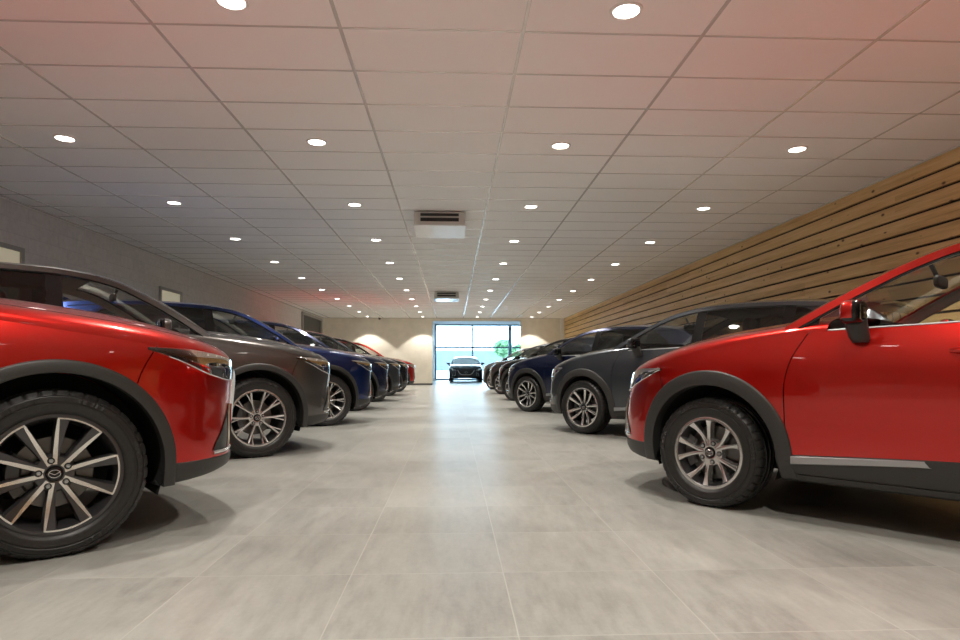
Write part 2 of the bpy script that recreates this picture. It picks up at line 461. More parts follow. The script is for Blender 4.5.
def make_car(sp, wheel_protos):
    """all parts of a car in local axes: x forwards from the front axle, y to the car's left, z up"""
    W, fa, n, fr = sp['W'], sp['fa'], sp['n'], sp['fr']
    xf, xr, dy, zE, zC = Tab(sp['xf']), Tab(sp['xr']), Tab(sp['dy']), Tab(sp['zE']), Tab(sp['zC'])
    rail = Tab(sp['rail']); doorf = Tab(sp['door']); seam = Tab(sp['seam']); clad = Tab(sp['clad'])
    liplo = Tab(sp['lip_lo'])
    R, rin, rout, wb = sp['R'], sp['rin'], sp['rout'], sp['wb']
    nr = 3.0
    Lm = fa-fr
    def S(u, z, off=0):
        """u in 0..1 front corner to nose centre; 0..-Lm the flank; below that the rear corner"""
        w = W+dy(z)+off
        if u >= 0:
            a = min(u, 1)*pi/2; L = xf(z)-fa+off
            return (fa+L*sin(a)**(2/n), w*max(cos(a), 0)**(2/n), z)
        if u >= -Lm: return (fa+u, w, z)
        a = min(-Lm-u, 1)*pi/2; L = fr-xr(z)+off
        return (fr-L*sin(a)**(2/nr), w*max(cos(a), 0)**(2/nr), z)
    def U(f, z):
        if f > fa:
            q = min((f-fa)/(xf(z)-fa), 1)
            return math.asin(q**(n/2))/(pi/2)
        if f >= fr: return f-fa
        q = min((fr-f)/(fr-xr(z)), 1)
        return -Lm-math.asin(q**(nr/2))/(pi/2)
    def Y(f, z, off=0): return S(U(f, z), z, off)[1]
    hub = R-.007
    rc = (rin+rout)/2
    def archlow(f, low):
        for c in (0, -wb):
            d = abs(f-c)
            if d < rc: return hub+sqrt(rc*rc-d*d)
        return low
    root = empty('car')
    PAINT = M['red']
    def panel(mb, uL, uR, low, high, nu, nz, sg, off=0, mi=0):
        cols = []
        for i in range(nu+1):
            s = i/nu
            u = lambda z: lerp(uL(z), uR(z), s)
            z1 = .8
            for _ in range(12): z1 = high(S(u(z1), z1)[0])
            z = z1; step = .004
            while z > .15 and z > low(S(u(z), z)[0]): z -= step
            z0 = max(z, low(S(u(z), z)[0])-.004) if z > .15 else .15
            z0 = min(z0, z1-.002)
            # refine
            a, b = z0-step, z0+step
            z0 = z
            col = []
            for j in range(nz+1):
                zz = lerp(z0, z1, j/nz)
                p = S(u(zz), zz, off)
                col.append((p[0], sg*p[1], p[2]))
            cols.append(col)
        mb.grid(cols, mi, flip=(sg < 0))
        return cols
    g = .0028
    for sg in (1, -1):
        # fender
        mb = MB()
        panel(mb, lambda z: U(seam(z)-g, z), lambda z: U(doorf(z)+g, z),
              lambda f: archlow(f, clad(f)-.03), zE, 70, 16, sg)
        mb.build('fender', PAINT, root, angle=60)
        # doors
        mb = MB()
        panel(mb, lambda z: U(doorf(z)-g, z), lambda z: U(sp['bp']+g, z), lambda f: clad(f)-.02, zE, 24, 22, sg)
        d = mb.build('door', PAINT, root, angle=60)
        hb = MB()
        f0 = sp['bp']+.10; zh = zE(f0)-.12
        pth = [(f0+.19*(i/10)-.0, sg*(Y(f0+.1, zh)+.030*sin(pi*min(1, max(0, i/10)))**.5+.002), zh-.012*i/10) for i in range(11)]
        hb.tube(pth, .012, 0, 8)
        hb.build('door_handle', PAINT, d)
        mb = MB()
        rdoor = Tab([(.2,-wb+rc+.10),(hub,-wb+rc+.03),(hub+.2,-wb+rc-.09),(hub+rc,-wb+.06),(1.12,-wb+.02)])
        panel(mb, lambda z: U(sp['bp']-g, z), lambda z: U(rdoor(z)+g, z), lambda f: archlow(f, clad(f)-.02), zE, 30, 22, sg)
        d = mb.build('door', PAINT, root, angle=60)
        hb = MB()
        f0 = sp['bp']-.88; zh = zE(f0)-.12
        pth = [(f0+.19*(i/10), sg*(Y(f0+.1, zh)+.030*sin(pi*i/10)**.5+.002), zh-.012*i/10) for i in range(11)]
        hb.tube(pth, .012, 0, 8)
        hb.build('door_handle', PAINT, d)
        # quarter panel
        mb = MB()
        panel(mb, lambda z: U(rdoor(z)-g, z), lambda z: -Lm-.45, lambda f: archlow(f, clad(f)-.02), zE, 50, 16, sg)
        mb.build('quarter_panel', PAINT, root, angle=60)
        # arch trim rings
        for c in (0, -wb):
            mb = MB()
            zb = sp['lip_hi']-.105 if c == 0 else sp['sill']+.01
            prm = []
            for i in range(6): prm.append(('leg', 1, i/6))
            for i in range(49): prm.append(('arc', i/48*pi, 0))
            for i in range(5, -1, -1): prm.append(('leg', -1, i/6))
            rows = []
            for kind, a, t in prm:
                row = []
                for k, (rad, off) in enumerate(((rout, -.004),(rout-.003,.008),(rout-.012,.012),(rin+.012,.016),(rin+.002,.013),(rin,.004))):
                    if kind == 'arc': f, z = c+rad*cos(a), hub+rad*sin(a)
                    else:
                        flare = (1-t)*.02
                        f, z = c+a*(rad+(flare if c == 0 and a < 0 else 0)), lerp(zb, hub, t)
                    row.append((f, sg*(Y(f, z)+off), z))
                row.append((row[-1][0], row[-1][1]-sg*.07, row[-1][2]))
                rows.append(row)
            mb.grid(rows, flip=(sg > 0))
            mb.build('wheel_arch_trim', M['plastic'], root, angle=60)
            # liner
            mb = MB()
            rows = []
            for i in range(33):
                a = -.35+(pi+.7)*i/32
                r_ = rin+.004
                rows.append([(c+r_*cos(a), sg*yy, max(hub+r_*sin(a), .2)) for yy in (.42,.6,Y(c+.38*cos(a), .6)-.055)])
            mb.grid(rows, flip=(sg < 0))
            mb.add([(c+cos(-.35+(pi+.7)*i/32)*rin, sg*.42, max(hub+rin*sin(-.35+(pi+.7)*i/32), .2)) for i in range(33)], [list(range(33))])
            mb.build('wheel_well', M['under'], root, angle=60)
        # sill
        mb = MB()
        rows = []
        fA, fB = -rin-.02, -wb+rin+.02
        for i in range(41):
            f = lerp(fA, fB, i/40); zt = clad(f); zs = sp['sill']
            row = []
            for z, off in ((zt+.004,-.003),(zt,.009),(zt-.03,.014),(lerp(zt, zs+.045, .6),.013),(zs+.047,.008),(zs+.043,.001),(zs+.038,.006),(zs+.012,.004),(zs,-.012),(zs,-.10)):
                row.append((f, sg*(Y(f, z)+off), z))
            rows.append(row)
        mb.grid(rows, flip=(sg < 0))
        sl = mb.build('sill', M['plastic'], root, angle=35)
        if sp['strip']:
            mb = MB(); rows = []
            for i in range(31):
                f = lerp(doorf(.35)-.005, -1.07, i/30); zt = clad(f)
                k = lerp(1, .7, i/30)
                rows.append([(f-(.03*(1-q) if i == 30 else 0), sg*(Y(f, zt-.02)+o), zt-d*k) for d, o, q in ((.002,.010,1),(.006,.0165,1),(.042,.0175,.3),(.046,.013,0))])
            mb.grid(rows, flip=(sg < 0))
            mb.build('sill_strip', M['satin'], sl)
        # lower lip of the bumper
        mb = MB(); rows = []
        for i in range(41):
            u = lerp(U(rin+.005, .4), 1.0, i/40)
            f = S(u, .4)[0]; lo = liplo(f)
            hi = sp['lip_hi']
            rows.append([(lambda p: (p[0], sg*p[1], p[2]))(S(u, z, o)) for z, o in ((hi+.006,-.004),(hi,.006),(lerp(hi,lo,.5),.006),(lo+.012,.002),(lo,-.012),(lo+.01,-.10))])
        mb.grid(rows, flip=(sg < 0))
        mb.build('bumper_skirt', M['plastic'], root, angle=50)
        # headlight
        hl = sp['hl']; lo, hi = Tab(hl['lo']), Tab(hl['hi'])
        u0, u1 = U(hl['f0'], hl['hi'][0][1]), hl['u1']
        def hp(s, v, off):
            u = lerp(u0, u1, s); z = lerp(lo(s), hi(s), v)
            p = S(u, z, off); return (p[0], sg*p[1], p[2])
        mb = MB()
        mb.grid([[hp(i/30, j/8, .003 if 0 < j < 8 else -.003) for j in range(9)] for i in range(31)], flip=(sg > 0))
        hd = mb.build('headlight', M['gloss_black'], root, angle=60)
        mb = MB()
        mb.grid([[hp(lerp(.30, .60, i/10), lerp(.34, .72, j/3), .0085) for j in range(4)] for i in range(11)], flip=(sg > 0))
        mb.grid([[hp(lerp(.64, .92, i/10), lerp(.25, .80, j/3), .0085) for j in range(4)] for i in range(11)], flip=(sg > 0))
        mb.build('reflector', M['lamp_silver'], hd, angle=60)
        mb = MB()
        mb.grid([[hp(i/30, j/8, .0105+.002*sin(pi*j/8)) for j in range(9)] for i in range(31)], flip=(sg > 0))
        mb.build('lens', M['lens'], hd, angle=60)
        mb = MB()
        mb.tube([hp(lerp(.10, 1.0, i/30), -.02, .006) for i in range(31)], lambda t: .0022+.0025*t, 0, 6)
        mb.build('chrome_trim', M['chrome'], hd)
        # fog bezel
        mb = MB()
        zf0, zf1 = sp['lip_hi']+.03, sp['lip_hi']+.27
        ua, ub = .45, .63
        mb.grid([[(lambda p: (p[0], sg*p[1], p[2]))(S(lerp(ua+.07*(1-j/8)*0, ub, i/8)+.03*(j/8), lerp(zf0, lerp(zf0+.05, zf1, i/8), j/8), .004)) for j in range(9)] for i in range(9)], flip=(sg > 0))
        fb = mb.build('fog_light_bezel', M['gloss_black'], root, angle=60)
        mb = MB()
        pts = [(ub+.03, zf1+.0), (ub+.012, lerp(zf0, zf1, .55)), (ub, zf0+.02), (ub-.05, zf0), (ua, zf0)]
        cx = Tab([(i, p[0]) for i, p in enumerate(pts)]); cz = Tab([(i, p[1]) for i, p in enumerate(pts)])
        mb.tube([(lambda p: (p[0], sg*p[1], p[2]))(S(cx(4*i/24), cz(4*i/24), .006)) for i in range(25)], .011, 0, 8)
        mb.build('chrome_trim', M['chrome'], fb)
        # greenhouse side
        zb = lambda f: zE(f)
        def G(f, z, off=0):
            b = Y(max(f, -3.35 if wb > 2.6 else -3.15), zE(f))
            h = z-zE(f)
            return (f, sg*(b-.012-sp['k1']*h-sp['k2']*h*h+off), z)
        def dtop(f):
            r0 = rail(f); s_ = (rail(f+.02)-rail(f-.02))/.04
            return r0-.046*sqrt(1+s_*s_)
        # find front corner of the window
        fw = sp['rail'][0][0]
        while dtop(fw) < zE(fw)+.012: fw -= .005
        fq = sp['rwTop']+.10
        def gl(name, fA, fB, mat, lowf=lambda f: zE(f)+.006, topf=dtop, off=-.004, nn=24, solid=0):
            mb = MB()
            mb.grid([[G(lerp(fA, fB, i/nn), lerp(lowf(lerp(fA,fB,i/nn)), max(topf(lerp(fA,fB,i/nn)), lowf(lerp(fA,fB,i/nn))+.001), j/10), off) for j in range(11)] for i in range(nn+1)], flip=(sg > 0))
            return mb.build(name, mat, root, angle=60)
        sail = fw-.13
        gl('mirror_sail', fw, sail, M['gloss_black'])
        gl('side_window', sail-.012, sp['bp']+.05, M['glass'])
        gl('pillar', sp['bp']+.05, sp['bp']-.06, M['gloss_black'], off=.0)
        cpl = -wb+.18
        gl('side_window', sp['bp']-.06, cpl+.06, M['privacy'])
        gl('pillar', cpl+.06, cpl-.05, M['gloss_black'], off=.0)
        qz = lambda f: min(dtop(f), lerp(dtop(cpl), zE(fq)+.04, max(0, (f-cpl)/(fq-cpl))**1.6))
        gl('side_window', cpl-.05, fq, M['privacy'], topf=qz)
        # body-coloured cant rail, A pillar and D pillar
        mb = MB()
        N = 60; fA, fB = sp['rail'][0][0], sp['rail'][-1][0]
        rows = []
        for i in range(N+1):
            f = lerp(fA, fB, i/N)
            lowz = max(zE(f)-.004, dtop(f)) if f > fq-.0 else zE(f)-.004
            if f <= cpl-.05 and f > fq: lowz = max(zE(f)-.004, qz(f))
            topz = max(rail(f), lowz+.002)
            rows.append([G(f, lerp(lowz, topz, j/6), .004 if 0 < j else -.006) for j in range(7)])
        mb.grid(rows, flip=(sg > 0))
        mb.build('roof_pillar', PAINT, root, angle=60)
        mb = MB(); rows = []
        for i in range(41):
            f = lerp(fA-.03, fq+.3, i/40)
            lowz = max(zE(f)-.004, dtop(f)-.008); topz = max(rail(f)-.012, lowz+.002)
            rows.append([G(f, lerp(lowz, topz, j/3), -.016-.03*(j/3)) for j in range(4)])
            q = rows[-1][-1]; rows[-1].append((q[0], q[1]*.90, q[2]+.004))
        mb.grid(rows, flip=(sg < 0))
        mb.build('pillar_trim', M['headliner'], root, angle=60)
        mb = MB()
        mb.tube([G(lerp(fw+.01, fq, i/60), zE(lerp(fw+.01, fq, i/60))+.004, .004) for i in range(61)], .006, 0, 6)
        mb.build('window_trim', M['satin'], root)
        mb = MB()
        mb.tube([G(lerp(fw+.01, fq, i/60), max(zE(lerp(fw, fq, i/60))+.006, dtop(lerp(fw+.01, fq, i/60))-.002), .003) for i in range(61)], .007, 0, 6)
        mb.build('window_seal', M['gloss_black'], root)
        # mirror
        mf, mz = sp['mir']
        my = Y(mf, .8)+.075
        mb = MB()
        mb.rbox((mf, 0, 0), (.092, .19, .122), 0, e=3.4)
        mb.v = [(x, sg*(my+y*(1)), mz+z*(1-.12*y/.11)) for x, y, z in mb.v]
        if sg < 0: [f.reverse() for f in mb.f]
        mb.mi = [0 if sum(mb.v[k][0] for k in f)/len(f) > mf-.012 and sum(mb.v[k][2] for k in f)/len(f) > mz-.035 else 1 for f in mb.f]
        mr = mb.build('wing_mirror', [PAINT, M['gloss_black']], root, angle=60)
        mb = MB()
        rows = []
        for i in range(9):
            t = i/8
            cz_ = lerp(mz-.035, mz-.145, t); cy = lerp(my-.03, Y(mf, .9)-.012, t**1.2)
            wd = lerp(.050, .046, t)*(1-.25*max(0, t-.8)*5); dp = lerp(.055, .04, t)
            rows.append([(mf+.0+wd*cos(2*pi*j/16), sg*(cy+dp*sin(2*pi*j/16)), cz_) for j in range(16)])
        mb.grid(rows, closed=True)
        mb.add(rows[-1], [list(range(16))])
        mb.build('mirror_foot', M['plastic'], mr, angle=60)
        mb = MB()
        mb.grid([[(mf-.0468+.008*(1-a), sg*(my+.065*a), mz+.036*b) for a in (-1,0,1)] for b in (-1,0,1)])
        mb.build('mirror_glass', M['chrome'], mr)
        # tail lamp
        mb = MB()
        mb.grid([[(lambda p: (p[0], sg*p[1], p[2]))(S(-Lm-lerp(.28,.72,i/12), lerp(.93,1.06,j/6), .008 if 0<j<6 else -.002)) for j in range(7)] for i in range(13)], flip=(sg < 0))
        mb.build('tail_light', M['taillamp'], root, angle=60)
        # roof rails
        if sp['roofrail']:
            mb = MB()
            pts = []
            for i in range(25):
                f = lerp(-1.45, -2.95, i/24); e = min(1, min(i, 24-i)/2)
                p = G(f, rail(f), -.05); pts.append((p[0], p[1], rail(f)+.012+.030*e))
            mb.tube(pts, .011, 0, 8); mb.build('roof_rail', M['gloss_black'], root)
    # front bumper: one mesh round the nose
    mb = MB()
    for sg in (1, -1):
        panel(mb, lambda z: 1.0, lambda z: U(seam(z)+g, z), lambda f: archlow(f, sp['lip_hi']-.01) if f < .5 else sp['lip_hi']-.01, zE, 60, 20, sg)
        [f.reverse() for f in mb.f[-1200:]]
    mb.build('bumper', PAINT, root, angle=60)
    # rear bumper and tailgate
    mb = MB()
    for sg in (1, -1):
        panel(mb, lambda z: -Lm-.452, lambda z: -Lm-1.0, lambda f: .42, zE, 20, 16, sg)
    mb.build('tailgate', PAINT, root, angle=60)
    mb = MB()
    for sg in (1, -1):
        panel(mb, lambda z: U(-wb-rin-.02, z), lambda z: -Lm-1.0, lambda f: .25, lambda f: .43, 24, 6, sg, off=.006)
    mb.build('bumper_skirt', M['plastic'], root, angle=60)
    # hood
    fn = xf(zE(.9))-.0004
    mb = MB(); rows = []
    ft = -.64
    for i in range(61):
        f = ft+(fn-ft)*sin(i/60*pi/2)
        yE = max(Y(f, zE(f)), 1e-4); row = []
        for j in range(37):
            t = pi*j/36
            q = cos(t); aq = abs(q)
            q2 = math.copysign(aq**(2/2.6), q)
            hgt = (max(0, 1-abs(q2)**2.6))**(1/2.6)
            z = zE(f)+(zC(f)-zE(f))*hgt
            # hood creases
            z += .010*exp(-((abs(q2)-.62)/.10)**2)*max(0, min(1, (.75-f)/.5))
            row.append((f, yE*q2, z))
        rows.append(row)
    mb.grid(rows)
    hood = mb.build('hood', PAINT, root, angle=70)
    for sg in (1, -1):
        pts = []
        for i in range(40):
            f = lerp(-.60, fn-.07, i/39); q = .90-.25*max(0, (i/39-.8)/.2)**2
            yE = Y(f, zE(f)); hgt = (1-q**2.6)**(1/2.6)
            pts.append((f, sg*yE*q, zE(f)+(zC(f)-zE(f))*hgt+.010*exp(-((q-.62)/.10)**2)*max(0, min(1, (.75-f)/.5))-.0005))
        sb = MB(); sb.tube(pts, .0022, 0, 5); sb.build('hood_seam', M['seam'], hood)
    # shoulder deck behind
    mb = MB(); rows = []
    fe = xr(zE(-3.3))+.001
    for i in range(17):
        f = lerp(sp['rwTop']+.05, fe, sin(i/16*pi/2)); yE = Y(f, zE(f))
        rows.append([(f, yE*cos(pi*j/16), zE(f)+.02*sin(pi*j/16)**.5) for j in range(17)])
    mb.grid(rows, flip=True)
    mb.build('tail_deck', PAINT, root, angle=70)
    # grille
    gr = sp['gr']; glo = Tab(gr['lo'])
    def F(y, z, off=0):
        q = min(abs(y)/(W+dy(z)), 1)
        return (fa+(xf(z)-fa)*(1-q**n)**(1/n)+off, y, z)
    mb = MB()
    mb.grid([[F(y, lerp(glo(abs(y)), gr['top'], j/10), .004) for j in range(11)] for y in [lerp(-gr['y'], gr['y'], i/40) for i in range(41)]], flip=False)
    go = mb.build('grille', M['grille'], root, angle=70)
    mb = MB()
    pth = []
    yy = [lerp(-gr['y'], gr['y'], i/60) for i in range(61)]
    z0 = glo(gr['y'])
    pth = [F(-gr['y']-.03, z0+.02, .0)]+[F(y, glo(abs(y)), .006) for y in yy]+[F(gr['y']+.03, z0+.02, .0)]
    mb.tube(pth, .019, 0, 10)
    mb.build('chrome_wing', M['chrome'], go)
    mb = MB()
    zc_ = gr['top']-.12
    fx = F(0, zc_)[0]+.018
    mb.tube([(fx, .065*cos(2*pi*i/32), zc_+.05*sin(2*pi*i/32)) for i in range(32)], .006, 0, 8, closed=True)
    mb.tube([(fx, .062*(-1+2*i/16), zc_+.02-.035*(1-abs(-1+2*i/16))) for i in range(17)], .006, 0, 8)
    mb.build('emblem', M['chrome'], go)
    # windscreen, roof, rear window as one loft along the cant rail
    def A(f):
        b = Y(max(f, -3.35 if wb > 2.6 else -3.15), zE(f)); h = rail(f)-zE(f)
        return b-.012-sp['k1']*h-sp['k2']*h*h+.004
    f0, f1 = sp['rail'][0][0], sp['rail'][-1][0]
    dfT = Tab([(f1,-.05),(sp['rwTop'],-.07),(sp['rwTop']+.5,0),(sp['wsTop']-.5,0),(sp['wsTop'],.10),(f0,.17)])
    dzT = Tab([(f1,.02),(sp['rwTop'],sp['crown']-.01),(sp['wsTop'],sp['crown']),(f0,.035)])
    def L(f, q):
        return (f+dfT(f)*(1-q*q), q*A(f), rail(f)+dzT(f)*(1-abs(q)**2.6))
    def loft(name, fA, fB, qs, mat, nn=24, dz=0, angle=60):
        mb = MB()
        mb.grid([[(lambda p: (p[0], p[1], p[2]+dz))(L(lerp(fA, fB, i/nn), q)) for q in qs] for i in range(nn+1)], flip=True)
        return mb.build(name, mat, root, angle=angle)
    qsc = [lerp(-.93, .93, i/24) for i in range(25)]
    loft('windshield', f0, sp['wsTop'], qsc, M['glass'])
    for s_ in (-1, 1):
        loft('roof_pillar', f0, sp['wsTop'], [s_*x for x in ((.93,.955,.98,1.0) if s_ < 0 else (.93,.955,.98,1.0))][::(1 if s_ > 0 else -1)], PAINT, dz=.003)
    loft('roof', sp['wsTop'], sp['rwTop'], [lerp(-1, 1, i/32) for i in range(33)], PAINT, 30)
    loft('rear_window', sp['rwTop'], f1, qsc, M['privacy'], 14, dz=-.004)
    for s_ in (-1, 1):
        loft('roof_pillar', sp['rwTop'], f1, [s_*x for x in (.93,.955,.98,1.0)][::(1 if s_ > 0 else -1)], PAINT, 14)
    # spoiler
    mb = MB(); rows = []
    for i in range(21):
        q = lerp(-.9, .9, i/20)
        p = L(sp['rwTop']+.06, q)
        rows.append([(p[0], p[1], p[2]+.004), (p[0]-.12, p[1], p[2]+.006), (p[0]-.20, p[1]*.97, p[2]-.012), (p[0]-.19, p[1]*.97, p[2]-.03), (p[0]-.06, p[1], p[2]-.03)])
    mb.grid(rows)
    mb.build('spoiler', PAINT, root, angle=40)
    # antenna fin
    mb = MB()
    p = L(sp['rwTop']+.22, 0)
    rows = []
    for i in range(7):
        t = i/6
        rows.append([(p[0]+lerp(.07,-.045,0)*cos(a)*(1-t)+(-.05*t), .018*(1-t*.8)*sin(a), p[2]-.004+.055*t) for a in [2*pi*j/12 for j in range(12)]])
    mb.grid(rows, closed=True); mb.build('antenna_fin', PAINT, root)
    # headliner and interior
    mb = MB()
    mb.grid([[(lambda p: (p[0], p[1]*.97, p[2]-.03))(L(lerp(sp['wsTop']-.03, sp['rwTop']+.05, i/16), q)) for q in [lerp(-.97,.97,k/12) for k in range(13)]] for i in range(17)])
    mb.build('headliner', M['headliner'], root)
    mb = MB()
    bz = zE(-1.2)
    yi = W-.13
    # floor, flank trims, dashboard, firewall, rear shelf
    mb.box(-3.2, -.35, -yi, yi, .33, .36)
    for s_ in (1, -1):
        mb.grid([[(lerp(-.45, -3.1, i/16), s_*(Y(lerp(-.45,-3.1,i/16), .9)-.085), lerp(.36, zE(lerp(-.45,-3.1,i/16))-.006, j/3)) for j in range(4)] for i in range(17)])
        mb.grid([[(lerp(-.45, -3.1, i/16), s_*(Y(lerp(-.45,-3.1,i/16), zE(lerp(-.45,-3.1,i/16)))-.012-k*.08), zE(lerp(-.45,-3.1,i/16))-.004) for k in (0,1)] for i in range(17)])
    rows = []
    for i in range(13):
        y = lerp(-yi-.04, yi+.04, i/12)
        rows.append([(-.36, y, bz-.04), (-.62, y, bz-.005), (-.90, y, bz-.01), (-.98, y, bz-.06), (-.96, y, bz-.2), (-.86, y, bz-.30), (-.80,y,.36)])
    mb.grid(rows)
    mb.box(-.50,-.46,-yi-.02,yi+.02,.3,zE(-.5)-.02)
    mb.box(-3.15,-2.72,-yi,yi,.36,bz-.10)
    mb.build('interior_trim', M['interior'], root, angle=30)
    def seat(fx, y, w):
        mb = MB()
        sc = bz-1.09
        mb.rbox((fx+.25, y, .58+sc), (.54, w, .17), 0, e=4)
        rows = []
        for i in range(13):
            t = i/12
            cxx = fx-.02-.17*t; z = .60+sc+.62*t
            hw = w/2*(1-.30*t**3); th = lerp(.09, .05, t)
            rows.append([(cxx+th*cos(2*pi*j/20)*1.0, y+hw*math.copysign(abs(sin(2*pi*j/20))**.6, sin(2*pi*j/20)), z) for j in range(20)])
        mb.grid(rows, closed=True); mb.add(rows[-1], [list(range(20))])
        so = mb.build('seat', M['seat'], root, angle=50)
        mb = MB()
        mb.rbox((fx-.20, y, 1.315+sc), (.10, min(w, .52)*.50, .19), 0, e=3)
        mb.tube([(fx-.20, y+.05, 1.18+sc), (fx-.20, y+.05, 1.28+sc)], .008); mb.tube([(fx-.20, y-.05, 1.18+sc), (fx-.20, y-.05, 1.28+sc)], .008)
        mb.build('headrest', M['seat'], so, angle=50)
    seat(-1.66, .37, .50); seat(-1.66, -.37, .50); seat(-2.50, .34, .60); seat(-2.50, -.34, .60)
    mb = MB()
    cst = Vector((-1.10, .37, bz-.10)); tl = radians(25)
    def sw(a, r, d=0): return (cst.x-(r*sin(a))*sin(tl)*-1*-1+d*cos(tl), cst.y+r*cos(a), cst.z+r*sin(a)*cos(tl)+d*sin(tl))
    mb.tube([sw(2*pi*i/32, .185) for i in range(32)], .015, 0, 8, closed=True)
    for a in (0, pi, -pi/2): mb.tube([sw(a, .0, .01), sw(a, .18)], .016, 0, 6)
    mb.rbox(tuple(cst), (.08, .15, .13), 0, e=3)
    mb.tube([tuple(cst), (cst.x+.2, cst.y, cst.z-.03)], .03, 0, 8)
    mb.build('steering_wheel', M['interior'], root, angle=50)
    mb = MB()
    p = L(sp['wsTop']+.14, 0)
    mb.rbox((p[0]-.03, 0, p[2]-.125), (.035, .25, .07), 0, e=3.5)
    mb.tube([(p[0]-.02, 0, p[2]-.11), (p[0]+.02, 0, p[2]-.015)], .012)
    mb.build('rear_view_mirror', M['interior'], root, angle=50)
    # underbody
    mb = MB()
    zu = sp['sill']+.02
    mb.box(-wb+rin, -rin, -(W-.10), W-.10, zu, zu+.14)
    mb.box(-rin, .70, -.43, .43, zu, .60)
    mb.box(rin+.02, .62, -.48, .48, zu+.04, .58)
    mb.box(-wb-rin, -wb+rin, -.43, .43, zu, .55)
    mb.box(fe+.12, -wb-rin, -.70, .70, zu, .60)
    mb.box(-.49, -rin, -(W-.14), W-.14, .3, zE(-.5)-.06)
    mb.build('underbody', M['under'], root, smooth=False)
    # wheels
    for c in (0, -wb):
        for sg in (1, -1):
            w = copy_tree(wheel_protos[0], root)
            w.location = (c, sg*sp['hubw'], hub)
            w.rotation_euler = (0, 0, 0 if sg > 0 else pi)
    return root

def swap_wheels(car, proto):
    for ch in list(car.children):
        if ch.name.startswith('wheel') and ch.name.split('.')[0] == 'wheel':
            w = copy_tree(proto, car); w.location = ch.location; w.rotation_euler = ch.rotation_euler
            if 'rad' in proto: w.location.z = proto['rad']-.007
            for x in list(ch.children): bpy.data.objects.remove(x)
            bpy.data.objects.remove(ch)

def repaint(car, mat):
    for ch in [car]+list(car.children_recursive):
        if ch.type != 'MESH': continue
        for s_ in ch.material_slots:
            if s_.material == M['red']:
                s_.link = 'OBJECT'; s_.material = mat

def drop(o):
    for ch in list(o.children_recursive): bpy.data.objects.remove(ch)
    bpy.data.objects.remove(o)

w_blade = make_wheel('blade', .365, .262)
w_twin = make_wheel('twin', .365, .262)
w_fork = make_wheel('fork', .323, .2135, .215)
w_two = make_wheel('twotone', .333, .242, .215)
w_fork['rad'] = .323

suv = make_car(SUV, [w_twin])
cross = make_car(CROSS, [w_two])

TH_L, TH_R = radians(40), radians(50)
ORD = ['nearest', 'second', 'third', 'fourth', 'fifth', 'sixth', 'farthest']
def place(proto, sp, side, hx, hy, th, mat, wheel, label, group):
    """put the car so that its near front hub stands at hx, hy"""
    c = copy_tree(proto)
    o = sp['hubw']+.10
    if side == 'L':
        inward = (-sin(th), cos(th)); rz = th
    else:
        inward = (sin(th), cos(th)); rz = pi-th
    c.location = (hx+inward[0]*o, hy+inward[1]*o, 0); c.rotation_euler = (0,0,rz)
    if wheel is not None: swap_wheels(c, wheel)
    repaint(c, mat)
    tag(c, label, 'car', group)
    return c

GL, GR = 'cars parked in the left row', 'cars parked in the right row'
place(suv, SUV, 'L', -1.705, 2.80, radians(37), M['red'], w_blade, 'bright red SUV with bladed two-tone wheels, nearest car of the left row', GL)
place(suv, SUV, 'L', -1.76, 5.83, radians(36.5), M['grey'], None, 'brownish grey SUV with silver twin-spoke wheels, second in the left row behind the red SUV', GL)
place(suv, SUV, 'L', -1.73, 8.90, radians(36.5), M['blue'], None, 'blue SUV with vivid blue roof, third in the left row', GL)
place(suv, SUV, 'L', -1.79, 11.95, radians(36.5), M['navy'], None, 'dark navy SUV, fourth in the left row just past the blue one', GL)
place(suv, SUV, 'L', -1.81, 15.0, radians(36.5), M['steel'], None, 'dark grey SUV between two near-black ones, fifth in the left row', GL)
place(suv, SUV, 'L', -1.82, 18.0, radians(36.5), M['black'], None, 'near-black SUV, sixth in the left row before the far red car', GL)
place(suv, SUV, 'L', -1.80, 21.0, radians(36.5), M['red'], None, 'small-looking red SUV at the far end of the left row by the cream wall', GL)
place(cross, CROSS, 'R', 1.485, 3.66, TH_R, M['red'], w_fork, 'bright red crossover with silver forked wheels, nearest car of the right row', GR)
place(cross, CROSS, 'R', 1.575, 7.72, TH_R, M['steel'], None, 'dark grey crossover with two-tone wheels, second in the right row behind the red one', GR)
place(cross, CROSS, 'R', 1.345, 11.6, TH_R, M['navy'], None, 'dark navy crossover, third in the right row past the grey one', GR)
place(cross, CROSS, 'R', 1.44, 15.4, TH_R, M['black'], None, 'black crossover, fourth in the right row with only its nose showing', GR)
place(cross, CROSS, 'R', 1.43, 19.2, TH_R, M['steel'], None, 'dark grey crossover nose, fifth in the right row', GR)
place(cross, CROSS, 'R', 1.41, 23.2, TH_R, M['silver'], None, 'silver grey crossover, last visible nose of the right row near the glass front', GR)
c = place(cross, CROSS, 'R', 0, 0, 0, M['steel'], None, 'dark grey hatchback facing the room in front of the far glass front', None)
c.location = (.70, 34.9, 0); c.rotation_euler = (0,0,radians(-90)); c.scale = (1.03, 1.02, .94)
c = place(cross, CROSS, 'R', 0, 0, 0, M['black'], None, 'black hatchback parked beside the facing car at the glass front, mostly hidden', None)
c.location = (3.0, 35.6, 0); c.rotation_euler = (0,0,radians(-128)); c.scale = (1.03, 1.02, .94)
for o in (suv, cross, w_blade, w_twin, w_fork, w_two): drop(o)

